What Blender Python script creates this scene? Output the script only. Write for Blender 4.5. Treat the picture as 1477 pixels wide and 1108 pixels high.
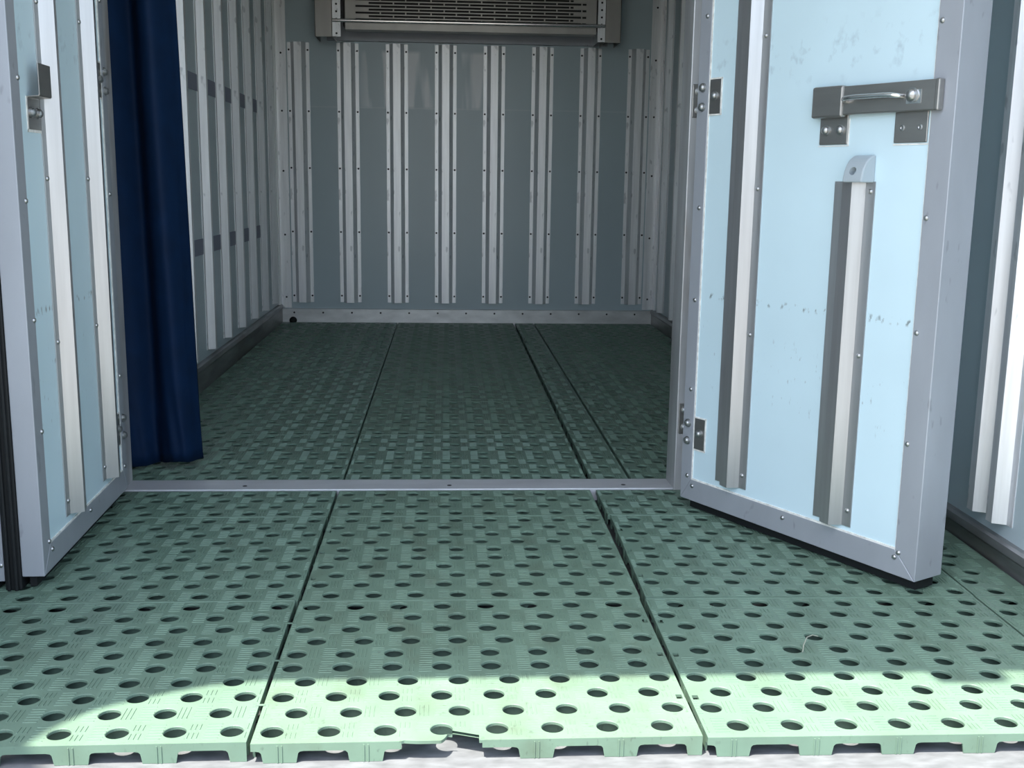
import bpy, bmesh, math, random
from mathutils import Vector, Matrix

for o in list(bpy.data.objects):
    bpy.data.objects.remove(o)
S = bpy.context.scene
COL = S.collection
rnd = random.Random(7)

# ------------------------------------------------------------------ camera
def vec(*a): return Vector(a)
cam_d = bpy.data.cameras.new('camera'); cam = bpy.data.objects.new('camera', cam_d); COL.objects.link(cam)
RT = vec(0.9981023, -0.0600842, 0.0134764); UP = vec(-0.0021752, 0.1843141, 0.9828650); FW = vec(0.0615386, 0.9810292, -0.1838336)
R = Matrix((RT, UP, -FW)).transposed().to_4x4()
cam.matrix_world = Matrix.Translation((0.318236, -1.6438, 0.90433)) @ R
cam_d.sensor_fit = 'HORIZONTAL'; cam_d.sensor_width = 36.0
cam_d.lens = 1550.93 / 1477.0 * 36.0
cam_d.clip_start = 0.02
S.camera = cam

# ------------------------------------------------------------------ light
W_ = bpy.data.worlds.new('sky'); S.world = W_; W_.use_nodes = True
wn = W_.node_tree; wn.nodes.clear()
sky = wn.nodes.new('ShaderNodeTexSky'); sky.sky_type = 'NISHITA'; sky.sun_disc = False
sky.sun_elevation = math.radians(69); sky.sun_rotation = math.radians(228)
sky.air_density = 1.0; sky.dust_density = 2.5; sky.ozone_density = 1.0
bg = wn.nodes.new('ShaderNodeBackground'); bg.inputs['Strength'].default_value = 0.62
wo = wn.nodes.new('ShaderNodeOutputWorld')
hs = wn.nodes.new('ShaderNodeHueSaturation'); hs.inputs['Saturation'].default_value = 0.72
wn.links.new(sky.outputs[0], hs.inputs['Color']); wn.links.new(hs.outputs[0], bg.inputs['Color']); wn.links.new(bg.outputs[0], wo.inputs['Surface'])
SUN = vec(0.28, 0.25, -1.0).normalized()
sd = bpy.data.lights.new('sun', 'SUN'); sd.energy = 15.8; sd.angle = math.radians(0.55); sd.color = (1.0, 0.94, 0.82)
so = bpy.data.objects.new('sun', sd); COL.objects.link(so)
so.rotation_euler = SUN.to_track_quat('-Z', 'Y').to_euler(); so.location = (-1, -1, 5)
S.view_settings.view_transform = 'Standard'; S.view_settings.look = 'None'
S.view_settings.gamma = 1.0; S.view_settings.use_curve_mapping = False
S.view_settings.exposure = 0.0

# ------------------------------------------------------------------ materials
def mat(name, col, rough=0.5, metal=0.0, noise=None, bump=None, spec=0.5, coat=0.0):
    """noise=(scale xyz, amount, detail) multiplies the colour; bump=(scale, strength, distance)"""
    m = bpy.data.materials.new(name); m.use_nodes = True
    nt = m.node_tree; p = nt.nodes['Principled BSDF']
    p.inputs['Base Color'].default_value = (*col, 1); p.inputs['Roughness'].default_value = rough
    p.inputs['Metallic'].default_value = metal; p.inputs['Specular IOR Level'].default_value = spec
    p.inputs['Coat Weight'].default_value = coat
    tc = nt.nodes.new('ShaderNodeTexCoord')
    if noise:
        sc, amt, det = noise
        mp = nt.nodes.new('ShaderNodeMapping'); mp.inputs['Scale'].default_value = sc
        nt.links.new(tc.outputs['Object'], mp.inputs['Vector'])
        n = nt.nodes.new('ShaderNodeTexNoise'); n.inputs['Scale'].default_value = 1.0; n.inputs['Detail'].default_value = det
        nt.links.new(mp.outputs[0], n.inputs['Vector'])
        r = nt.nodes.new('ShaderNodeMapRange'); r.inputs['From Min'].default_value = 0.3; r.inputs['From Max'].default_value = 0.7
        r.inputs['To Min'].default_value = 1 - amt; r.inputs['To Max'].default_value = 1 + amt * 0.4
        nt.links.new(n.outputs['Fac'], r.inputs['Value'])
        mx = nt.nodes.new('ShaderNodeVectorMath'); mx.operation = 'SCALE'; mx.inputs[0].default_value = col
        nt.links.new(r.outputs[0], mx.inputs['Scale']); nt.links.new(mx.outputs[0], p.inputs['Base Color'])
        m['scale_node'] = mx.name
    if bump:
        n2 = nt.nodes.new('ShaderNodeTexNoise'); n2.inputs['Scale'].default_value = bump[0]; n2.inputs['Detail'].default_value = 4
        nt.links.new(tc.outputs['Object'], n2.inputs['Vector'])
        b = nt.nodes.new('ShaderNodeBump'); b.inputs['Strength'].default_value = bump[1]; b.inputs['Distance'].default_value = bump[2]
        nt.links.new(n2.outputs['Fac'], b.inputs['Height']); nt.links.new(b.outputs[0], p.inputs['Normal'])
    return m

def mix_over(m, fac_socket_fn, col):
    """mixes a second colour over the base colour; fac_socket_fn(nt) returns the mask socket"""
    nt = m.node_tree; p = nt.nodes['Principled BSDF']; inp = p.inputs['Base Color']
    mx = nt.nodes.new('ShaderNodeMix'); mx.data_type = 'RGBA'
    if inp.links: nt.links.new(inp.links[0].from_socket, mx.inputs['A'])
    else: mx.inputs['A'].default_value = inp.default_value
    mx.inputs['B'].default_value = (*col, 1)
    nt.links.new(fac_socket_fn(nt), mx.inputs['Factor']); nt.links.new(mx.outputs['Result'], inp)

def math_n(nt, op, a, b=None):
    n = nt.nodes.new('ShaderNodeMath'); n.operation = op
    for i, v in enumerate((a, b)):
        if v is None: continue
        if isinstance(v, (int, float)): n.inputs[i].default_value = v
        else: nt.links.new(v, n.inputs[i])
    return n.outputs[0]

def noise_mask(nt, scale, lo, hi, detail=4, seed=0.0):
    tc = nt.nodes.new('ShaderNodeTexCoord'); mp = nt.nodes.new('ShaderNodeMapping')
    mp.inputs['Scale'].default_value = scale; mp.inputs['Location'].default_value = (seed, seed * 1.7, seed * .3)
    nt.links.new(tc.outputs['Object'], mp.inputs['Vector'])
    n = nt.nodes.new('ShaderNodeTexNoise'); n.inputs['Scale'].default_value = 1; n.inputs['Detail'].default_value = detail
    nt.links.new(mp.outputs[0], n.inputs['Vector'])
    r = nt.nodes.new('ShaderNodeMapRange'); r.inputs['From Min'].default_value = lo; r.inputs['From Max'].default_value = hi
    nt.links.new(n.outputs['Fac'], r.inputs['Value'])
    return r.outputs[0]

def band(nt, axis, lo, hi, soft):
    tc = nt.nodes.new('ShaderNodeTexCoord'); sp = nt.nodes.new('ShaderNodeSeparateXYZ')
    nt.links.new(tc.outputs['Object'], sp.inputs[0]); v = sp.outputs[axis]
    a = nt.nodes.new('ShaderNodeMapRange'); a.inputs['From Min'].default_value = lo - soft; a.inputs['From Max'].default_value = lo + soft
    b = nt.nodes.new('ShaderNodeMapRange'); b.inputs['From Min'].default_value = hi - soft; b.inputs['From Max'].default_value = hi + soft
    b.inputs['To Min'].default_value = 1; b.inputs['To Max'].default_value = 0
    nt.links.new(v, a.inputs['Value']); nt.links.new(v, b.inputs['Value'])
    return math_n(nt, 'MULTIPLY', a.outputs[0], b.outputs[0])

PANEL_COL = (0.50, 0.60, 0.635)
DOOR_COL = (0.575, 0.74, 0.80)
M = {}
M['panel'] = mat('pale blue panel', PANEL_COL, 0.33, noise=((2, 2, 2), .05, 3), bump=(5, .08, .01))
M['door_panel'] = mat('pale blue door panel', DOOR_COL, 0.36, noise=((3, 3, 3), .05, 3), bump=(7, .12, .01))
mix_over(M['door_panel'], lambda nt: math_n(nt, 'MULTIPLY', math_n(nt, 'MULTIPLY', band(nt, 2, .604, .618, .004), noise_mask(nt, (70, 4, 40), .54, .64)), .75), (.10, .11, .10))
mix_over(M['door_panel'], lambda nt: math_n(nt, 'MULTIPLY', math_n(nt, 'MULTIPLY', band(nt, 2, .35, .52, .03), noise_mask(nt, (90, 4, 34), .66, .74, 3, 3.1)), .5), (.16, .18, .18))
mix_over(M['door_panel'], lambda nt: math_n(nt, 'MULTIPLY', math_n(nt, 'MULTIPLY', band(nt, 2, 1.16, 1.27, .03), noise_mask(nt, (40, 4, 30), .58, .74, 5, 5.1)), .35), (.2, .25, .30))
M['back_panel'] = mat('pale blue panel with painted reflections', PANEL_COL, 0.30, noise=((2, 2, 1), .06, 3), bump=(3, .06, .01))
mix_over(M['back_panel'], lambda nt: math_n(nt, 'MULTIPLY', math_n(nt, 'MULTIPLY', math_n(nt, 'MULTIPLY', band(nt, 0, -.19, .62, .05), band(nt, 2, 1.36, 1.70, .012)), noise_mask(nt, (10, 1, 1.2), .47, .56, 2, 2.2)), .9), (.88, .90, .92))  # whitish reflections painted into the upper panel colour
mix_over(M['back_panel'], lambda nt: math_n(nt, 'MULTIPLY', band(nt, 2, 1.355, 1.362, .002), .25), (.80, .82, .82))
M['door_alu'] = mat('smooth aluminium', (.50, .505, .51), 0.34, 0.80, noise=((60, 60, 3), .10, 3))
M['alu'] = mat('matte aluminium', (.88, .89, .90), 0.42, 0.6, noise=((60, 60, 3), .10, 3))
mix_over(M['alu'], lambda nt: math_n(nt, 'MULTIPLY', noise_mask(nt, (30, 30, 14), .66, .72, 2, 1.3), .4), (.25, .27, .29))
M['frame'] = mat('grey anodised aluminium', (.36, .385, .42), 0.42, 0.25, noise=((8, 8, 3), .09, 4))
mix_over(M['frame'], lambda nt: math_n(nt, 'MULTIPLY', noise_mask(nt, (40, 40, 18), .68, .74, 2, 1.3), .35), (.16, .17, .18))
M['jamb'] = mat('worn aluminium', (.52, .53, .54), 0.40, 0.4, noise=((12, 12, 2), .30, 4))
mix_over(M['jamb'], lambda nt: math_n(nt, 'MULTIPLY', noise_mask(nt, (14, 14, 3), .55, .70, 3, 6.3), .45), (.22, .17, .12))
M['steel'] = mat('stainless steel', (.33, .325, .31), 0.36, 0.85, noise=((6, 6, 40), .10, 2))
M['bright_steel'] = mat('polished steel', (.72, .72, .71), 0.2, 0.95)
M['screw'] = mat('screw steel', (.42, .43, .43), 0.28, 0.9)
M['rivet'] = mat('dark rivet', (.025, .027, .03), 0.5, 0.0)
M['sealant'] = mat('white sealant', (.80, .80, .76), 0.6, noise=((60, 60, 60), .25, 3))
M['rubber'] = mat('black rubber', (.010, .012, .013), 0.6, spec=0.25)
M['cap'] = mat('grey plastic', (.36, .42, .45), 0.45)
M['threshold'] = mat('worn threshold aluminium', (.56, .58, .60), 0.42, 0.3, noise=((5, 14, 5), .12, 4))
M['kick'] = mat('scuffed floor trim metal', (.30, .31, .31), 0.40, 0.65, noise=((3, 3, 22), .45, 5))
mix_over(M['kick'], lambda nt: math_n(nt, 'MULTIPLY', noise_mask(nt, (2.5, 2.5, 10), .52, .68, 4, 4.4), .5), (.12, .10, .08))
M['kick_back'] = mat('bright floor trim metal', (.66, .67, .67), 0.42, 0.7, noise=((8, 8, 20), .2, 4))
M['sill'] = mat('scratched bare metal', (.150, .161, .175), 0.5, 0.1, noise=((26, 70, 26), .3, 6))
M['deck'] = mat('steel deck with painted shade', (.045, .048, .05), 0.7, 0.1, noise=((9, 9, 9), .3, 4))  # shade seen through the mat holes is put into this floor colour
M['casing'] = mat('steel unit casing', (.40, .385, .36), 0.4, 0.6, noise=((10, 10, 3), .12, 3))
M['dark'] = mat('dark coil fins', (.015, .016, .016), 0.6)
M['band'] = mat('grey lashing tape', (.27, .29, .37), 0.6)
M['navy'] = mat('navy nylon', (.0015, .015, .050), 0.7, noise=((12, 12, 12), .2, 3), bump=(45, .18, .004), spec=.18)
M['concrete'] = mat('outdoor concrete', (.20, .197, .19), 0.9, noise=((.7, .7, .7), .15, 5))
M['roof'] = mat('white body panel', (.75, .76, .76), 0.4)
M['stem'] = mat('dry stem', (.25, .27, .22), 0.7)

def plastic(name, col, rough, worn):
    m = mat(name, col, rough, noise=((7, 7, 7), .16, 5), bump=(180, .12, .001), spec=0.32)
    nt = m.node_tree
    mix_over(m, lambda nt: math_n(nt, 'MULTIPLY', noise_mask(nt, (14, 9, 14), .52, .75, 5, 2.0), .5 * worn), (.085, .11, .075))
    mix_over(m, lambda nt: math_n(nt, 'MULTIPLY', noise_mask(nt, (120, 90, 60), .64, .72, 2, 8.0), .35 * worn), (.045, .055, .045))
    return m
M['mat'] = plastic('green plastic', (.128, .205, .155), 0.42, .5)
M['mat_worn'] = plastic('worn green plastic', (.135, .212, .158), 0.46, 1.0)

# ------------------------------------------------------------------ mesh helpers
class MB:
    def __init__(s): s.v = []; s.f = []
    def add(s, vs, fs):
        b = len(s.v); s.v += [tuple(v) for v in vs]; s.f += [tuple(b + i for i in f) for f in fs]; return s
    def box(s, x0, x1, y0, y1, z0, z1):
        return s.add([(x, y, z) for z in (z0, z1) for y in (y0, y1) for x in (x0, x1)],
                     [(0, 2, 3, 1), (4, 5, 7, 6), (0, 1, 5, 4), (2, 6, 7, 3), (0, 4, 6, 2), (1, 3, 7, 5)])
    def prism(s, pts, a0, a1, f):
        """polygon pts (u,v) swept from a0 to a1; f(u,v,a)->xyz"""
        n = len(pts); vs = [f(u, v, a0) for u, v in pts] + [f(u, v, a1) for u, v in pts]
        fs = [tuple(range(n)), tuple(range(2 * n - 1, n - 1, -1))] + [(i, i + n, (i + 1) % n + n, (i + 1) % n) for i in range(n)]
        return s.add(vs, fs)
    def tube(s, path, r, n=12):
        path = [Vector(p) for p in path]; rings = []
        for i, p in enumerate(path):
            t = (path[min(i + 1, len(path) - 1)] - path[max(i - 1, 0)]).normalized()
            u = t.orthogonal().normalized() if i == 0 else (u - t * u.dot(t)).normalized()
            w = t.cross(u); rings.append([p + (u * math.cos(a) + w * math.sin(a)) * r for a in [2 * math.pi * k / n for k in range(n)]])
        vs = [v for q in rings for v in q]; fs = []
        for i in range(len(path) - 1):
            for k in range(n):
                a = i * n + k; b = i * n + (k + 1) % n; fs.append((a, b, b + n, a + n))
        fs += [tuple(range(n - 1, -1, -1)), tuple(range(len(vs) - n, len(vs)))]
        return s.add(vs, fs)
    def lathe(s, prof, f, n=16):
        """prof: (radius, height); f(x,y,h)->xyz"""
        vs = []; fs = []
        for r, h in prof:
            for k in range(n):
                a = 2 * math.pi * k / n; vs.append(f(r * math.cos(a), r * math.sin(a), h))
        m = len(prof)
        for i in range(m - 1):
            for k in range(n):
                fs.append((i * n + k, i * n + (k + 1) % n, (i + 1) * n + (k + 1) % n, (i + 1) * n + k))
        fs += [tuple(range(n)), tuple(range((m - 1) * n, m * n))]
        return s.add(vs, fs)
    def mesh(s, name, m, smooth=False, fix=True, xf=None):
        me = bpy.data.meshes.new(name)
        me.from_pydata([xf(v) for v in s.v] if xf else s.v, [], s.f)
        if fix:
            bm = bmesh.new(); bm.from_mesh(me); bmesh.ops.recalc_face_normals(bm, faces=bm.faces); bm.to_mesh(me); bm.free()
        me.materials.append(m)
        if smooth:
            me.polygons.foreach_set('use_smooth', [True] * len(me.polygons))
            try: me.set_sharp_from_angle(angle=math.radians(40))
            except Exception: pass
        me.update(); return me
    def obj(s, name, m, parent=None, bevel=0, smooth=False, fix=True, xf=None):
        return link(name, s.mesh(name, m, smooth, fix, xf), parent, bevel)

def link(name, me, parent=None, bevel=0, loc=None):
    o = bpy.data.objects.new(name, me); COL.objects.link(o)
    if parent: o.parent = parent
    if loc is not None: o.location = loc
    if bevel:
        b = o.modifiers.new('bevel', 'BEVEL'); b.width = bevel; b.segments = 2; b.limit_method = 'ANGLE'; b.angle_limit = math.radians(35)
    return o
def tag(o, label=None, cat=None, group=None, kind=None):
    if label: o['label'] = label
    if cat: o['category'] = cat
    if group: o['group'] = group
    if kind: o['kind'] = kind
    return o
def empty(name, loc=(0, 0, 0), mw=None):
    o = bpy.data.objects.new(name, None); COL.objects.link(o); o.empty_display_size = .05
    if mw is not None: o.matrix_world = mw
    else: o.location = loc
    return o
ID = lambda u, v, a: (u, v, a)

# ------------------------------------------------------------------ shell dimensions (metres; z = 0 is the top of the mats)
XL, XR = -0.755, 1.69
YB = 5.375
P0, P1 = 1.461, 1.568            # partition front and rear faces
FZ = -0.035                      # bare floor
CZ = 2.25                        # ceiling

def struct(o, label, cat): return tag(o, label, cat, kind='structure')
struct(MB().box(-30, 30, -40, 20, -1.12, -1.05).obj('ground', M['concrete']), 'grey concrete ground outside under the truck', 'ground')
struct(MB().box(XL - .09, XR + .09, .13, YB + .09, FZ - .10, FZ).obj('floor', M['deck']), 'metal truck floor under the green mats, shade painted in', 'floor')
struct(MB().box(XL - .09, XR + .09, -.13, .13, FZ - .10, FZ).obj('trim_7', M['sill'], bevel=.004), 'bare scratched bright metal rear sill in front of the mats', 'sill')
# ceiling; added unseen rear lip with curved wing shaped to cast the shadow edge
H = 2.55
sh = vec(.28, .25) * H
edge = [(-.382, -.02), (-.358, .035), (-.326, .078), (-.271, .126), (-.188, .170), (-.123, .197), (-.064, .213), (0.0, .218)]
lip = [(XR + .35, .208 - sh.y), (XR + .35, YB + .12), (-1.75, YB + .12), (-1.75, -1.05), (-1.10, -1.05), (-1.04, -.72)] + [(x - sh.x, y - sh.y) for x, y in edge]
struct(MB().prism(lip, H, H + .09, ID).obj('ceiling', M['roof']), 'white truck ceiling with rear lip added to cast the shadow edge', 'ceiling')
t = MB().box(1.235 - sh.x, 1.365 - sh.x, .167 - sh.y, .215 - sh.y, H - .001, H + .05).obj('shadow_box', M['cap'], bevel=.006)  # unseen box added to cut the small notch in the shadow edge
tag(t, 'small grey box added on the rear roof lip to notch the shadow', 'shadow block')

# --------------------------------------------------------------- rib profile
def hat(fl=.025, wb=.016, tp=.03, h=.032, th=.0025):
    w = 2 * fl + 2 * wb + tp
    return [(0, 0), (0, th), (fl, th), (fl + wb, h), (fl + wb + tp, h), (fl + 2 * wb + tp, th), (w, th), (w, 0)], w
def dome_mesh(name, r, h, m, n=12):
    prof = [(r, 0), (r * .95, h * .4), (r * .7, h * .8), (r * .3, h)]
    return MB().lathe(prof, lambda x, y, z: (x, -z, y), n).mesh(name, m, True)      # axis -Y
def bolt_mesh(name, r, m):
    return MB().lathe([(r * 1.25, 0), (r * 1.25, r * .25), (r, r * .3), (r * .95, r * .8), (r * .6, r * 1.1), (r * .2, r * 1.2)], lambda x, y, z: (x, -z, y), 16).mesh(name, m, True)
SCREW = dome_mesh('screw', .0062, .0045, M['screw'])
RIVET = dome_mesh('rivet', .0064, .003, M['rivet'], 8)
BOLT = bolt_mesh('bolt', .0095, M['screw'])
def rot_for(axis):    # rotation about Z turning -Y into the given wall normal
    return {'-y': 0, '+y': math.pi, '+x': math.pi / 2, '-x': -math.pi / 2}[axis]
def stud(name, me, parent, loc, axis='-y'):
    o = link(name, me, parent, loc=loc); o.rotation_euler = (0, 0, rot_for(axis)); return o

# --------------------------------------------------------------- side walls, back wall, partition
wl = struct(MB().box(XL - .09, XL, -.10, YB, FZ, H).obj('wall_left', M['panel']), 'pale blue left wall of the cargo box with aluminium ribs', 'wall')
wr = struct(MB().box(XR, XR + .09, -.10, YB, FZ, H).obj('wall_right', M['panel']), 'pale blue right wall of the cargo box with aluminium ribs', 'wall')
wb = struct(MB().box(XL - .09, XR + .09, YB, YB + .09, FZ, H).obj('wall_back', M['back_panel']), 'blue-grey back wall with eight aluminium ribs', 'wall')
pw = struct(MB().box(XL, -.66, P0, P1, FZ, H).box(1.06, XR, P0, P1, FZ, H).box(-.66, 1.06, P0, P1, 2.36, H).obj('wall_middle', M['panel']),
            'partition wall around the doorway between the two compartments', 'wall')

pts, wd = hat()
def side_rib(wall, y, z0, z1, left, mesh_cache={}):
    """y = near end of the near web"""
    key = (left, z0, z1)
    if key not in mesh_cache:
        sx = 1 if left else -1
        mesh_cache[key] = MB().prism(pts, z0, z1, lambda u, v, a: (sx * v, u, a)).mesh('rib', M['alu'])
    return link('rib', mesh_cache[key], wall, .0, ((XL if left else XR), y - .025, 0))
for i in range(10):
    y = 2.885 - .016 + .372 * (i - 3)
    if y < 1.62: continue
    side_rib(wl, y, .145, 2.45, True)
    side_rib(wr, y - .03, .105, 2.45, False)
for y in (.42, .79, 1.16): side_rib(wl, y, .12, 2.45, True)
for y in (.43, .800, .898, 1.27): side_rib(wr, y, .098, 2.45, False)

bp, bw = hat(.022, .023, .046, .036)
rib_me = MB().prism(bp, .128, 1.745, lambda u, v, a: (u - bw / 2, -v, a)).mesh('rib', M['alu'])
rib_c = [-.602 + .3055 * i for i in range(8)]
for x in rib_c:
    rb = link('rib', rib_me, wb, loc=(x, YB, 0))
    for sx in (-1, 1):
        for z in (.17, .58, .98, 1.33, 1.70):
            stud('rivet', RIVET, rb, (sx * (bw / 2 - .010), -.0025, z))
# corner angles
for nm, x0, sgn in (('trim_1', XL, 1), ('trim_2', XR, -1)):
    a, b = sorted((x0, x0 + sgn * .078)); c, d = sorted((x0, x0 + sgn * .014))
    t = struct(MB().box(a, b, YB - .004, YB, .09, H).box(c, d, YB - .07, YB - .004, .09, H).obj(nm, M['alu'], bevel=.0015),
               'riveted aluminium corner angle at the %s end of the back wall' % ('left' if sgn > 0 else 'right'), 'trim')
    for z in (.16, .56, .96, 1.33, 1.68, 2.0): stud('rivet', RIVET, t, (x0 + sgn * .045, YB - .004, z))
# floor trims
def kick(name, a, b, label, m, bev=.003):
    return struct(MB().box(a[0], b[0], a[1], b[1], a[2], b[2]).obj(name, m, bevel=bev), label, 'baseboard')
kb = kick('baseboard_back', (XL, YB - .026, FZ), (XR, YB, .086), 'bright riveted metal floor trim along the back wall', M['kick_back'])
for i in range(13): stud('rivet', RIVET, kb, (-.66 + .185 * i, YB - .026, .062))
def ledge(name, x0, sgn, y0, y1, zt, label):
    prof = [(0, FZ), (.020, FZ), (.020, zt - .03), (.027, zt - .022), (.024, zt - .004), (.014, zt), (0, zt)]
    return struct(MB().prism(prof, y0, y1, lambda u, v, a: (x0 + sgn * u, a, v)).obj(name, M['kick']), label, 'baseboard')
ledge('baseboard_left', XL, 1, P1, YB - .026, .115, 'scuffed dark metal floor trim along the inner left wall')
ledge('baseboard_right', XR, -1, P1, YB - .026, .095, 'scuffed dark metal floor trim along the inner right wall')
ledge('baseboard_front', XR, -1, -.10, P0, .062, 'scuffed dark metal floor trim beside the open right door')
ledge('baseboard_side', XL, 1, -.10, P0, .062, 'dark metal floor trim behind the open left door')
# jambs and threshold
jr = struct(MB().box(1.006, 1.062, P0 - .006, P1 + .004, FZ, 2.37).obj('trim_3', M['jamb'], bevel=.003), 'worn aluminium jamb on the right of the doorway', 'trim')
jl = struct(MB().box(-.665, -.628, P0 - .006, P1 + .004, FZ, 2.37).obj('trim_4', M['jamb'], bevel=.003), 'aluminium jamb on the left of the doorway', 'trim')
struct(MB().box(-.628, 1.006, P0 - .006, P1 + .004, 2.30, 2.37).obj('trim_5', M['jamb'], bevel=.003), 'aluminium head of the doorway', 'trim')
th = struct(MB().box(-.628, 1.006, P0 + .002, P1, FZ, .003).obj('trim_6', M['threshold'], bevel=.002), 'grey aluminium threshold strip across the doorway', 'trim')
for x in (-.28, .33, .86):
    MB().lathe([(.007, 0), (.007, .0006), (.003, .0007)], lambda a, b, h, x=x: (x + a, 1.50 + b, .003 + h), 10).obj('screw', M['rivet'], th)
for zc in (1.139, .220):   # hinge leaves on the right jamb
    hl = MB().box(1.012, 1.056, P0 - .0095, P0 - .006, zc - .046, zc + .046).obj('hinge_leaf', M['steel'], jr, bevel=.002)
    for dz in (-.026, .026): stud('bolt', BOLT, hl, (1.030, P0 - .0095, zc + dz))
    hk = MB().tube([(1.060, P0 - .018, zc - .046), (1.060, P0 - .018, zc + .046)], .008, 14).obj('hinge_knuckle', M['steel'], jr)

# --------------------------------------------------------------- doors
def door_matrix(A, d):
    d = vec(d[0], d[1], 0).normalized(); Y = vec(-d.y, d.x, 0)
    return Matrix(((d.x, Y.x, 0, A[0]), (d.y, Y.y, 0, A[1]), (0, 0, 1, 0), (0, 0, 0, 1)))
def build_door(name, A, d, sg, L, T, zt, stile_a, stile_b, label):
    """local x along the door from the hinge, local y*sg towards the viewer (h), z up"""
    root = empty(name, mw=door_matrix(A, d)); struct(root, label, 'door')
    xf = lambda v: (v[0], sg * v[1], v[2])
    z0 = .03; rail = .061
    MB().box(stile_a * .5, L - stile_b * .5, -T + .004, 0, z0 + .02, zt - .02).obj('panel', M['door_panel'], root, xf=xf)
    fh = .0035
    def member(nm, poly):
        return MB().prism(poly, -T, fh, lambda u, v, a: (u, a, v)).obj(nm, M['frame'], root, bevel=.0018, xf=xf)
    g = .0004
    members = {}
    members['a'] = member('hinge_stile', [(0, z0), (stile_a, z0 + rail), (stile_a, zt - rail), (0, zt)])
    members['b'] = member('lock_stile', [(L, z0), (L, zt), (L - stile_b, zt - rail), (L - stile_b, z0 + rail)])
    members['bottom'] = member('bottom_rail', [(0 + g, z0), (L - g, z0), (L - stile_b - g, z0 + rail), (stile_a + g, z0 + rail)])
    members['top'] = member('top_rail', [(0 + g, zt), (stile_a + g, zt - rail), (L - stile_b - g, zt - rail), (L - g, zt)])
    w = .004
    a, b, c, e = stile_a, L - stile_b, z0 + rail, zt - rail
    MB().box(a - .001, a + w, -.002, .0025, c, e).box(b - .0012, b + .001, -.002, .0022, c, e).box(a, b, -.002, .003, c - .001, c + w).obj('sealant', M['sealant'], root, xf=xf)
    MB().box(.02, L - .012, -T + .012, -.018, .004, z0 + .002).obj('bottom_seal', M['rubber'], root, xf=xf)
    return root, members, xf
ax = lambda sg: '-y' if sg < 0 else '+y'

# right door
DR, mem, xfr = build_door('door_1', (0.990, 1.284), (.494, -.870), -1, .785, .093, 2.27, .042, .058,
                          'open pale blue right door with steel latch, seen on its inner side')
def fx(o, me, s, h, z, sg, nm='screw'): return stud(nm, me, o, (s, sg * h, z), ax(sg))
F = .0035
for z in (1.34, .845, .596, .347, .099, 1.58): fx(mem['a'], SCREW, .026, F, z, -1)
for z in (1.25, .842, .592, .341, .086, 1.5): fx(mem['b'], SCREW, .737, F, z, -1)
for s in (.048, .386, .727): fx(mem['bottom'], SCREW, s, F, .073, -1)
rp, rw = hat(.026, .016, .031, .031)
rp[4] = (rp[4][0], .0265)            # the rib crown leans towards the hinge side
def door_rib(root, s_crease, z0, z1, xf, flip=1):
    # flange + web nearest the free end start at s_crease
    poly = [(s_crease + flip * (.026 - u), v) for u, v in rp]
    return MB().prism(poly, z0, z1, lambda u, v, a: (u, v + .0003, a)).obj('rib', M['door_alu'], root, xf=xf)
r1 = door_rib(DR, .2255, .112, 2.2, xfr)
for z in (1.27, .898, .526, .148): fx(r1, SCREW, .236, .0025, z, -1)
r2 = door_rib(DR, .571, .106, .918, xfr)
for z in (.896, .520, .145): fx(r2, SCREW, .585, .0025, z, -1)
# plastic end cap of the short rib with its screw hole
prof = [(.0004, .916)] + [(.0455 * math.cos(a), .916 + .061 * math.sin(a)) for a in [math.pi / 2 * i / 12 for i in range(12)]] + [(.0004, .977)]
cap = MB().prism(prof, .5385, .592, lambda u, v, a: (a, -u, v)).obj('rib_end_cap', M['cap'], DR, bevel=.003)
cut = MB().tube([(.563, -.026, .934), (.563, -.060, .950)], .0095, 20).obj('cutter', M['cap'], DR)
bo = cap.modifiers.new('hole', 'BOOLEAN'); bo.operation = 'DIFFERENCE'; bo.object = cut; bo.solver = 'EXACT'
bpy.context.view_layer.update()
dg = bpy.context.evaluated_depsgraph_get()
me2 = bpy.data.meshes.new_from_object(cap.evaluated_get(dg)); me2.name = 'rib_end_cap'
cap.modifiers.clear(); cap.data = me2
bpy.data.objects.remove(cut)
# latch
lat = MB().box(.440, .755, -.020, -.006, 1.067, 1.131).obj('latch_bar', M['steel'], DR, bevel=.003)
MB().box(.4145, .505, -.024, -.0045, 1.062, 1.1335).obj('keeper', M['steel'], lat, bevel=.005)
MB().box(.745, .7565, -.022, -.0045, 1.066, 1.132).obj('end_fold', M['steel'], lat, bevel=.003)
for s0, s1, z0 in ((.427, .509, 1.002), (.637, .722, 1.002)):
    pl = MB().box(s0, s1, -.004, -.0003, z0, 1.09).obj('mounting_plate', M['steel'], lat, bevel=.003)
MB().box(.424, .513, -.0016, -.0002, .998, 1.0).box(.635, .724, -.0016, -.0002, .997, 1.0).box(.509, .5125, -.0016, -.0002, .998, 1.06).obj('sealant', M['sealant'], lat)
for s in (.447, .489): fx(lat, BOLT, s, .004, 1.035, -1, 'bolt')
for s in (.658, .703): MB().lathe([(.0065, 0), (.0065, .001), (.004, .0016), (.002, .0008)], lambda x, y, h, s=s: (s + x, -.004 - h, 1.034 + y), 14).obj('bolt', M['screw'], lat)
fx(lat, bolt_mesh('pivot_bolt', .0125, M['screw']), .690, .020, 1.101, -1, 'pivot_bolt')
MB().box(.675, .712, -.0208, -.0195, 1.083, 1.112).obj('washer_plate', M['bright_steel'], lat)
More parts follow.
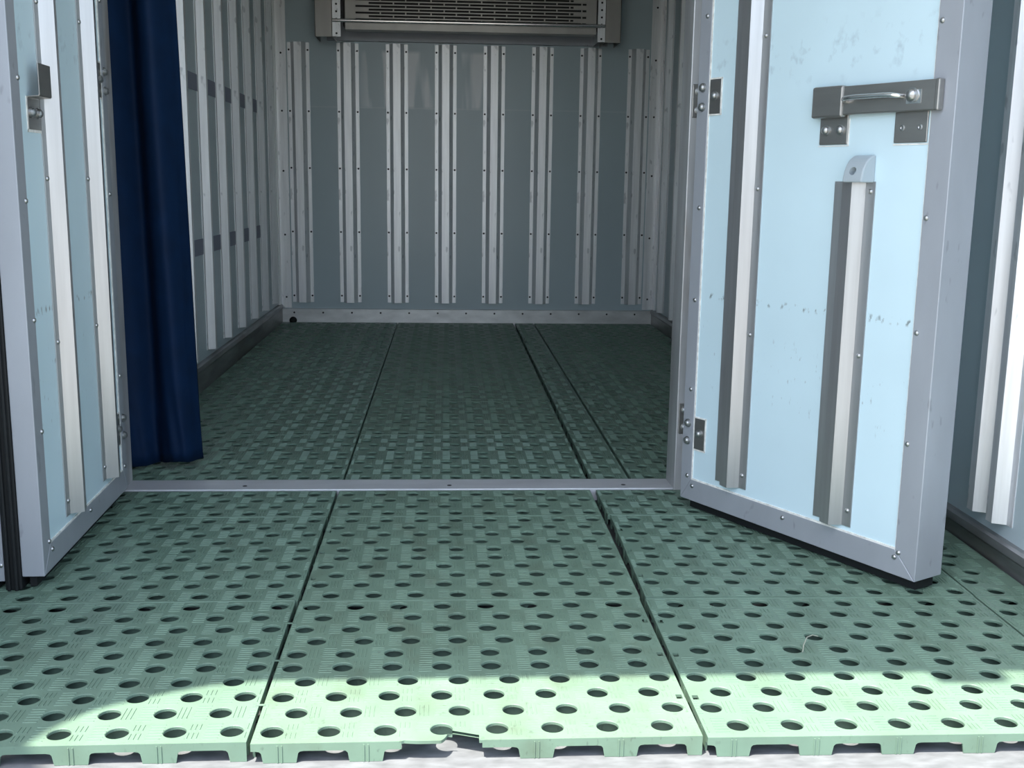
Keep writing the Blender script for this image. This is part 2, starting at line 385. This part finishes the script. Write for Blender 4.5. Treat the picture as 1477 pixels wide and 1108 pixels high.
hp = [(.665, -.020, 1.100), (.664, -.030, 1.1005), (.660, -.037, 1.101), (.652, -.040, 1.102), (.63, -.041, 1.103), (.55, -.041, 1.103), (.528, -.040, 1.102), (.520, -.037, 1.100), (.5165, -.030, 1.098), (.516, -.020, 1.096)]
MB().tube(hp, .0055, 12).obj('handle', M['bright_steel'], lat, smooth=True)
# hinge plates let into the door skin
def hinge(root, sg, zc, s0=.043, s1=.087):
    xf = lambda v: (v[0], sg * v[1], v[2])
    p = MB().box(s0, s1, -.001, .0022, zc - .044, zc + .044).obj('hinge_plate', M['steel'], root, xf=xf)
    MB().box(s1, s1 + .004, -.001, .003, zc - .046, zc + .047).box(s0, s1 + .004, -.001, .003, zc + .044, zc + .048).box(s0, s1 + .004, -.001, .003, zc - .048, zc - .044).obj('sealant', M['sealant'], p, xf=xf)
    fx(p, BOLT, .065, .0022, zc + .002, sg, 'bolt')
    for dz in (.025, -.025): fx(p, BOLT, .021, F, zc + dz, sg, 'bolt')
for zc in (1.134, .225): hinge(DR, -1, zc)

# left door
DL, mem, xfl = build_door('door_2', (-0.595, 1.398), (.03, -1.0), 1, .714, .045, 2.27, .042, .052,
                          'open pale blue left door with steel catch, swung against the left wall')
for z in (1.106, .853, .598, .351, .098, 1.36): fx(mem['b'], SCREW, .672, F, z, 1)
for s in (.36, .655): fx(mem['bottom'], SCREW, s, F, .074, 1)
for z in (1.36, .86, .36, .1): fx(mem['a'], SCREW, .026, F, z, 1)
r1 = door_rib(DL, .512, .112, 2.2, xfl)
for z in (1.28, .9, .529, .148): fx(r1, SCREW, .523, .0025, z, 1)
r2 = door_rib(DL, .203, .112, 2.2, xfl)
for z in (1.28, .9, .527, .148): fx(r2, SCREW, .214, .0025, z, 1)
for zc in (1.155, .214): hinge(DL, 1, zc)
# catch: folded steel bracket
cp = [(.0005, 1.004), (.0025, 1.004), (.0025, 1.0685), (.004, 1.071), (.027, 1.073), (.029, 1.076), (.029, 1.142), (.0268, 1.142), (.0268, 1.078), (.025, 1.0755), (.003, 1.0735), (.0005, 1.071)]
ct = MB().prism(cp, .5395, .618, lambda u, v, a: (a, u, v)).obj('catch', M['steel'], DL, bevel=.0007)
for s in (.556, .600): fx(ct, BOLT, s, .0025, 1.040, 1, 'bolt')
MB().box(.537, .622, -.001, .0015, .998, 1.004).box(.618, .622, -.001, .0015, .998, 1.073).obj('sealant', M['sealant'], DL)
# rubber weatherstrip and outer skin on its free edge
MB().box(.04, .716, -.082, -.046, .0, 2.27).box(.716, .724, -.060, -.052, .0, 2.27).box(.716, .724, -.076, -.068, .0, 2.27).obj('edge_gasket', M['rubber'], DL, bevel=.003)
sk = MB().box(.01, .714, -.0955, -.0825, .02, 2.27).obj('outer_skin', M['frame'], DL, bevel=.002)
for z in (.058, .34, .62, .9, 1.2):
    MB().lathe([(.005, 0), (.005, .002), (.002, .004)], lambda x, y, h, z=z: (.714 + h, -.089 + x, z + y), 10).obj('screw', M['screw'], sk)
MB().box(.02, .71, -.112, -.096, .004, 2.27).obj('outer_gasket', M['rubber'], DL, bevel=.003)

# --------------------------------------------------------------- green perforated mats
PITCH, HR = .0592, .0188
A_, B_ = 1 / 3, 2 / 3
ROWS = [A_, B_, A_, B_, A_, A_, B_, A_, B_, A_]
CW = .09375
BREAK = [(.2480, -.009), (.2495, -.004), (.2520, -.0055), (.2776, -.0085), (.2790, -.0088), (.2795, -.018), (.2865, -.018), (.2872, -.0085), (.3115, -.0085), (.3176, -.001), (.3205, .006), (.3215, .0135),
         (.3295, .0125), (.341, .0085), (.3500, .0050), (.3534, .0015), (.3594, -.0070), (.3715, -.0080), (.3785, -.0088)]
def bprof(x):
    for (xa, ya), (xb, yb) in zip(BREAK, BREAK[1:]):
        if xa <= x <= xb: return ya + (yb - ya) * (x - xa) / max(1e-9, xb - xa)
    return None
def mat_mesh(width, depth, flip, ridge, first_y=0.0, broken=False, slots=True, yoff=0.0, material='mat', lx=0.0):
    mb = MB(); T = .0055; g = .0015
    x0, x1 = g, width - g; y0, y1 = first_y, depth - g * 1.5
    nr = max(1, int((depth - .0356 - .004) / PITCH) + 1); nr = min(nr, 10)
    e = .0105
    ys = [y0] + [.0356 + PITCH * (r + .5) for r in range(nr - 1)] + [y1]
    ncol = int(math.ceil((width + lx - .002) / CW))
    for r in range(nr):
        ya, yb = ys[r], ys[r + 1]; cy = .0356 + PITCH * r - (.005 if r == 0 else 0)
        off = (1 - ROWS[r]) if flip else ROWS[r]
        sl = slots and r in (2, 5, 7) and nr > r + 1 and width > .4
        el = .0185 if sl and off > .5 else e; er = .0185 if sl and off < .5 else e
        xs = [x0 + el] + [CW * k - lx for k in range(1, ncol)] + [x1 - er]
        if xs[-1] - xs[-2] < .003: xs.pop(-2)
        for xa, xb, k in zip(xs, xs[1:], range(ncol)):
            cx = (k + off) * CW - lx
            ok = cx - HR > xa + .0003 and cx + HR < xb - .0003 and cy + HR < yb - .001
            brk = broken and r == 0 and k in (2, 3, 4)
            if ok:
                ang = [2 * math.pi * i / (72 if brk else 26) for i in range(72 if brk else 26)]
                ang += [math.atan2(yy - cy, xx - cx) % (2 * math.pi) for xx in (xa, xb) for yy in (ya, yb)]
                ang = sorted(ang); n = len(ang); inn = []; out = []; bot = []
                for a in ang:
                    c, s = math.cos(a), math.sin(a)
                    tx = ((xb if c > 0 else xa) - cx) / c if abs(c) > 1e-9 else 1e9
                    ty = ((yb if s > 0 else ya) - cy) / s if abs(s) > 1e-9 else 1e9
                    t = min(tx, ty); ox, oy = cx + c * t, cy + s * t
                    inn.append((cx + c * HR, cy + s * HR))
                    if brk and oy < cy - HR * .5:
                        bp_ = bprof(ox)
                        if bp_ is not None and oy < bp_ + 1e-4: oy = max(oy, bp_)
                    out.append((ox, oy)); bot.append(s < 0 and ty <= tx + 1e-7)
                ir = [(x + (cx - x) * -.055, y + (cy - y) * -.055) for x, y in inn]
                vs = [(x, y, 0) for x, y in out] + [(x, y, 0) for x, y in ir] + [(x, y, -.0012) for x, y in inn] + [(x, y, -T) for x, y in inn] + [(x, y, -T) for x, y in out]
                fs = []
                for i in range(n):
                    j = (i + 1) % n
                    if brk:
                        mx = (inn[i][0] + inn[j][0]) / 2; my = (inn[i][1] + inn[j][1]) / 2
                        if my < cy and (.3200 < mx < .3300): continue
                    fs += [(i, j, n + j, n + i), (n + i, n + j, 2 * n + j, 2 * n + i), (2 * n + i, 2 * n + j, 3 * n + j, 3 * n + i), (4 * n + j, 4 * n + i, 3 * n + i, 3 * n + j)]
                    if r == 0 and bot[i] and bot[j]: fs.append((i, j, 4 * n + j, 4 * n + i))
                mb.add(vs, fs)
            else:
                mb.box(xa, xb, ya, yb, -T, 0)
        # edge strips with T-shaped joint slots
        for xa, xb, inner in ((x0, x0 + el, 1), (x1 - er, x1, -1)):
            if xb - xa > .015:
                lo, hi = (ya, ya + .016) if r != 7 else (yb - .016, yb)
                ne = (lo + .0055, lo + .0105)
                mb.box(xa, xb, ya, lo, -T, 0) if r == 7 else mb.box(xa, xb, hi, yb, -T, 0)
                o0, o1 = (xa, xa + .0045) if inner > 0 else (xb - .0045, xb)
                i0, i1 = (xb - .003, xb) if inner > 0 else (xa, xa + .003)
                mb.box(i0, i1, lo, hi, -T, 0).box(o0, o1, lo, ne[0], -T, 0).box(o0, o1, ne[1], hi, -T, 0)
            else: mb.box(xa, xb, ya, yb, -T, 0)
        # raised anti-slip bars
        def bar(xa, xb, ya_, yb_):
            xa = max(xa, x0 + .002); xb = min(xb, x1 - .002); ya_ = max(ya_, y0 + .003); yb_ = min(yb_, y1 - .003)
            if xb - xa < .002 or yb_ - ya_ < .002: return
            if sl and ((el > .015 and xa < x0 + el) or (er > .015 and xb > x1 - er)): return
            if broken and ya_ < .02 and xb > .246 and xa < .382: return
            i = min(.0007, (xb - xa) * .3)
            vs = [(xa, ya_, -.0004), (xb, ya_, -.0004), (xb, yb_, -.0004), (xa, yb_, -.0004), (xa + i, ya_ + i, ridge), (xb - i, ya_ + i, ridge), (xb - i, yb_ - i, ridge), (xa + i, yb_ - i, ridge)]
            mb.add(vs, [(4, 5, 6, 7), (0, 1, 5, 4), (1, 2, 6, 5), (2, 3, 7, 6), (3, 0, 4, 7)])
        if r == nr - 1 and depth > .4: bar(x0 + .003, x1 - .003, y1 - .0052, y1 - .0032)
        for k in range(-1, ncol + 1):
            cx = (k + off) * CW - lx; vx = cx + CW / 3; hx = cx + 2 * CW / 3
            if hx > x1 + CW / 3: pass
            for dx in (-.0078, 0, .0078):
                if r % 2: bar(vx + dx - .0015, vx + dx + .0015, cy - .0205, cy + .0205)
                else:
                    bar(vx + dx - .0015, vx + dx + .0015, cy + .0045, cy + .0245); bar(vx + dx - .0015, vx + dx + .0015, cy - .0245, cy - .0045)
            for q in range(6):
                yy = cy + (q - 2.5) * .0092; bar(hx - .0125, hx + .0125, yy - .0013, yy + .0013)
    # skirt with arches, posts and inner webs
    def skirt(f, ln, nx, skip=None):
        step = 1.5 * CW; hw = .027; n = int(ln / step) + 2; first = (.5 * CW if not flip else ln - 7.5 * CW if ln > .7 else .5 * CW)
        first = first % step
        c = [first + step * i for i in range(-1, n + 1)]
        th_ = .004; zb = -.0345; za = -.0138
        def wall(a, b, z0, z1):
            if skip:
                if a >= skip[0] and b <= skip[1]: return
                if a < skip[0] < b: b = skip[0]
                elif a < skip[1] < b: a = skip[1]
            a = max(a, 0); b = min(b, ln)
            if b - a < .0005: return
            vs = [f(a, 0, z0), f(b, 0, z0), f(b, 0, z1), f(a, 0, z1), f(a, th_, z0), f(b, th_, z0), f(b, th_, z1), f(a, th_, z1)]
            mb.add(vs, [(0, 1, 2, 3), (5, 4, 7, 6), (0, 4, 5, 1), (3, 2, 6, 7), (0, 3, 7, 4), (1, 5, 6, 2)])
        wall(0, ln, za, -.0003) if not skip else (wall(0, skip[0], za, -.0003), wall(skip[1], ln, za, -.0003))
        for x in c:
            a, b = max(0, x - hw), min(ln, x + hw)
            if b - a < .006: continue
            if skip and (skip[0] < x < skip[1]): continue
            top = [(-hw - .012, za), (-hw - .006, za - .001), (-hw - .003, za - .004), (-hw, zb), (hw, zb), (hw + .003, za - .004), (hw + .006, za - .001), (hw + .012, za)]
            pp = [(min(max(x + u, 0), ln), z) for u, z in top]
            vs = [f(u, 0, z) for u, z in pp] + [f(u, th_, z) for u, z in pp]; m_ = len(pp)
            mb.add(vs, [tuple(range(m_)), tuple(range(2 * m_ - 1, m_ - 1, -1))] + [(i, (i + 1) % m_, (i + 1) % m_ + m_, i + m_) for i in range(m_)])
            if 0 < x < ln: 
                for w in (-.0035, .0035):
                    vs = [f(x + w - .001, -.0012, z) for z in (zb, -.004)] + [f(x + w + .001, -.0012, z) for z in (zb, -.004)]
                    vs += [f(x + w - .001, .001, z) for z in (zb, -.004)] + [f(x + w + .001, .001, z) for z in (zb, -.004)]
                    mb.add(vs, [(0, 2, 3, 1), (0, 1, 5, 4), (2, 6, 7, 3), (1, 3, 7, 5)])
    skirt(lambda a, t, z: (x0 + a, y0 - .0003 + t, z), x1 - x0, 0, (.2455, .3785) if broken else None)
    skirt(lambda a, t, z: (x0 + a, y1 + .0003 - t, z), x1 - x0, 0)
    skirt(lambda a, t, z: (x0 + .0003 + t, y0 + a, z), y1 - y0, 0)
    skirt(lambda a, t, z: (x1 - .0003 - t, y0 + a, z), y1 - y0, 0)
    for r in range(0, nr - 1): mb.box(x0 + .004, x1 - .004, ys[r + 1] - .001, ys[r + 1] + .001, -.030, -T)
    for k in range(2, ncol, 2): mb.box(k * CW - lx - .001, k * CW - lx + .001, y0 + .07, y1 - .004, -.024, -T)
    return mb.mesh('floor_mat', M[material], fix=False)
MATS = {}
def place_mat(x, y, w, d, flip, worn, label, group, rz=0.0, broken=False, fy=0.0, lx=0.0):
    key = (round(w, 3), round(d, 3), flip, worn, broken, fy, lx)
    if key not in MATS:
        MATS[key] = mat_mesh(w, d, flip, .0008 if worn else .0013, fy, broken, True, 0, 'mat_worn' if worn else 'mat', lx)
    o = link('floor_mat', MATS[key], loc=(x, y, 0)); o.rotation_euler.z = math.radians(rz)
    return tag(o, label, 'floor mat', group)
W, D = .75, .604
GF, GI = 'green mats in front of the doorway', 'green mats behind the doorway'
place_mat(-.7545, 0.003, W, D, True, False, 'green holed floor mat at the front edge with a curved shadow corner', GF, .2, fy=-.007)
place_mat(0, 0, W, D, False, True, 'green holed floor mat at the front edge with a broken notch', GF, 0, True, -.008)
place_mat(.7545, -.004, W, D, True, False, 'green holed floor mat at the front edge, right of the broken one', GF, -.6, fy=-.010)
place_mat(1.5065, -.011, .156, D, True, False, 'narrow green mat strip along the right wall, beside the front edge mat', GF, -.6, fy=-.010)
place_mat(-.7525, D, W, D, True, False, 'green mat beside the foot of the open left door', GF, .15)
place_mat(.003, D, W, D, True, True, 'green mat directly behind the mat with the broken notch', GF)
place_mat(.763, D + .001, W, D, True, False, 'green mat under the open right door with the latch', GF, -1.1)
place_mat(1.5145, D - .014, .145, D, True, False, 'narrow green mat strip along the right wall behind the open right door', GF, -1.1)
CUT = P0 - 2 * D - .003
place_mat(-.752, 2 * D, W, CUT, True, False, 'short cut green mat against the threshold, left of two', GF)
place_mat(.003, 2 * D, W, CUT, True, True, 'short cut green mat against the middle of the threshold', GF)
place_mat(.768, 2 * D + .002, W, CUT - .004, True, False, 'short cut green mat at the hinge foot of the right door', GF)
place_mat(1.521, 2 * D + .002, .138, CUT - .004, True, False, 'short narrow green strip in the corner of right wall and partition', GF)
ords = ['touching the threshold', 'second from the threshold', 'third from the threshold', 'fourth from the threshold', 'third from the back wall', 'second from the back wall', 'cut short against the back wall']
y = P1 + .006
for i in range(7):
    d = D if i < 6 else YB - .028 - y
    place_mat(-.733, y, W - .012, d, True, False, 'wide green inner mat beside the left wall, ' + ords[i], GI, lx=.012)
    place_mat(.008, y, W, d, True, i > 0, 'wide green inner mat in the middle column, ' + ords[i], GI)
    place_mat(.770, y, .120, d, True, False, 'narrow green inner strip right of the middle mats, ' + ords[i], GI)
    place_mat(.896, y, .768, d, True, False, 'wide green inner mat along the right wall, ' + ords[i], GI)
    y += D
# joint clips bridging the seams
def clip(x, y, label, m):
    mb = MB().box(x - .014, x - .008, y - .009, y + .009, -.0042, .0004).box(x + .008, x + .014, y - .009, y + .009, -.0042, .0004).box(x - .008, x + .008, y - .003, y + .003, .0, .0012)
    return tag(mb.obj('joint_clip', m, bevel=.0006), label, 'clip', 'clips joining the green mats')
for q, (r, nm) in enumerate(((1, 'nearest the front edge'), (4, 'halfway along the front mats'), (7, 'just before the second row of mats'))):
    yy = .0356 + PITCH * (r + .5)
    clip(-.0035, yy, 'green joint clip left of the broken mat, ' + nm, M['mat'])

# dry stem lying over the right front mat
t = MB().tube([(1.022, .305, .002), (1.028, .318, .012), (1.04, .335, .020), (1.056, .35, .018), (1.07, .356, .012)], .0012, 6).obj('dry_stem', M['stem'], smooth=True)
tag(t, 'thin curved dry stem lying on the right front mat', 'stem')

# --------------------------------------------------------------- lashing bands on the left inner wall
for z0, z1, ye, nm in ((1.275, 1.345, 4.735, 'upper'), (.575, .645, 4.735, 'lower')):
    t = MB().box(XL, XL + .0022, 1.60, ye, z0, z1).obj('lashing_band', M['band'])
    tag(t, nm + ' grey tape band running behind the ribs of the left inner wall', 'tape')

# --------------------------------------------------------------- curtain
def curtain():
    nx, nz = 90, 60; vs = []; fs = []
    for j in range(nz + 1):
        v = j / nz
        for i in range(nx + 1):
            u = i / nx
            zb = .012 + .016 * u + .006 * math.sin(u * 9 + 1)
            z = zb + (2.30 - zb) * v
            xr = -.457 - .020 * v ** .6 - .022 * v; xl = -.735
            x = xl + (xr - xl) * u
            a = .030 + .014 * v ** .7
            y = 1.70 + a * math.sin(u * 11.5 + 2.2 + .5 * v) + .006 * math.sin(u * 27 + 2 * v) * (1 - .4 * v)
            y += .007 * math.sin(6 * v + 11 * u) * (1 - v) + .004 * math.sin(40 * u + 25 * v) * math.exp(-((v - .03) / .05) ** 2)
            y += .030 * (u > .93) * (u - .93) / .07 * (1 - .5 * v)
            vs.append((x, y, z))
    for j in range(nz):
        for i in range(nx):
            a = j * (nx + 1) + i; fs.append((a, a + 1, a + nx + 2, a + nx + 1))
    o = MB().add(vs, fs).obj('curtain', M['navy'], smooth=True, fix=False)
    o.data.polygons.foreach_set('use_smooth', [True] * len(o.data.polygons))
    s = o.modifiers.new('thick', 'SOLIDIFY'); s.thickness = .0015
    return tag(o, 'navy blue curtain hanging at the left of the doorway', 'curtain')
curtain()
t = MB().tube([(XL + .001, 1.70, 2.31), (XR - .001, 1.70, 2.31)], .012, 12).obj('curtain_rail', M['alu'], smooth=True)
tag(t, 'aluminium curtain rail above the navy curtain', 'rail')

# --------------------------------------------------------------- cooling unit on the back wall
cu = empty('cooling_unit', (.47, YB, 1.75)); tag(cu, 'steel cooling unit with slotted grille high on the back wall', 'cooling unit')
cu_loc = vec(.47, YB, 1.75)
def cpart(name, mb, m, bevel=0, parent=cu): return mb.obj(name, m, parent, bevel, xf=lambda v: tuple(Vector(v) - cu_loc))
UY = 5.10
cpart('casing', MB().box(-.30, 1.235, UY + .022, YB - .028, 1.815, 2.30), M['dark'])
cpart('backing_plate', MB().box(-.42, 1.33, YB - .027, YB - .0005, 1.757, 2.30), M['frame'], .002)
gr = MB()
gx0, gx1, gz0 = -.285, 1.222, 1.797
gr.box(gx0, gx1, UY, UY + .004, gz0, gz0 + .049)           # lower lip
gr.box(gx0, gx1, UY, UY + .10, gz0 - .004, gz0)            # underside
rowp = .0188; slot = .0118; z = gz0 + .049; k = 0
sx0, sx1 = gx0 + .062, gx1 - .062
while z < 2.28:
    ins = 0 if k % 2 == 0 else .078
    gr.box(gx0, sx0 + ins, UY, UY + .004, z, z + slot); gr.box(sx1 - ins, gx1, UY, UY + .004, z, z + slot)
    x = sx0 + ins
    while x + .151 < sx1 - ins + .01:
        x += .151; gr.box(x - .0075, x, UY, UY + .004, z, z + slot)
    gr.box(gx0, gx1, UY, UY + .004, z + slot, z + rowp); z += rowp; k += 1
cpart('grille', gr, M['casing'])
for x0, x1, nm in ((-.466, -.363, 'bracket'), (1.279, 1.374, 'bracket')):
    cpart('bracket', MB().box(x0, x1, UY + .01, UY + .014, 1.750, 2.30).box(x0, x0 + .003, UY + .01, YB - .001, 1.75, 2.30).box(x1 - .003, x1, UY + .01, YB - .001, 1.75, 2.30), M['casing'])
for x0, x1 in ((-.361, -.312), (1.231, 1.277)):
    a = MB(); 
    a.box(x0, x1, UY - .004, UY, 1.750, 2.30); a.box(x0, x0 + .003, UY, YB - .03, 1.750, 2.30)
    an = cpart('perforated_angle', a, M['alu'])
    for q in range(10):
        zz = 1.768 + .0425 * q + (.04 if q > 0 else 0)
        if zz > 2.28: break
        cpart('hole', MB().lathe([(.0062, 0), (.0062, .0006), (.001, .0007)], lambda u, v, h, x=(x0 + x1) / 2, z=zz: (x + u, UY - .004 - h, z + v), 12), M['dark'], 0, an)
cpart('guard_bar', MB().tube([(-.358, UY - .014, 1.841), (1.272, UY - .014, 1.841)], .0105, 14), M['bright_steel'])

# --------------------------------------------------------------- drain plug at the back left corner
t = MB().lathe([(.004, -.001), (.020, 0), (.024, .006), (.024, .014), (.018, .022), (.006, .025)], lambda x, y, h: (-.667 + x, YB - .0262 - h, .012 + y), 18).obj('drain_plug', M['rubber'], smooth=True)
tag(t, 'round black rubber plug on the floor trim in the back left corner', 'plug')
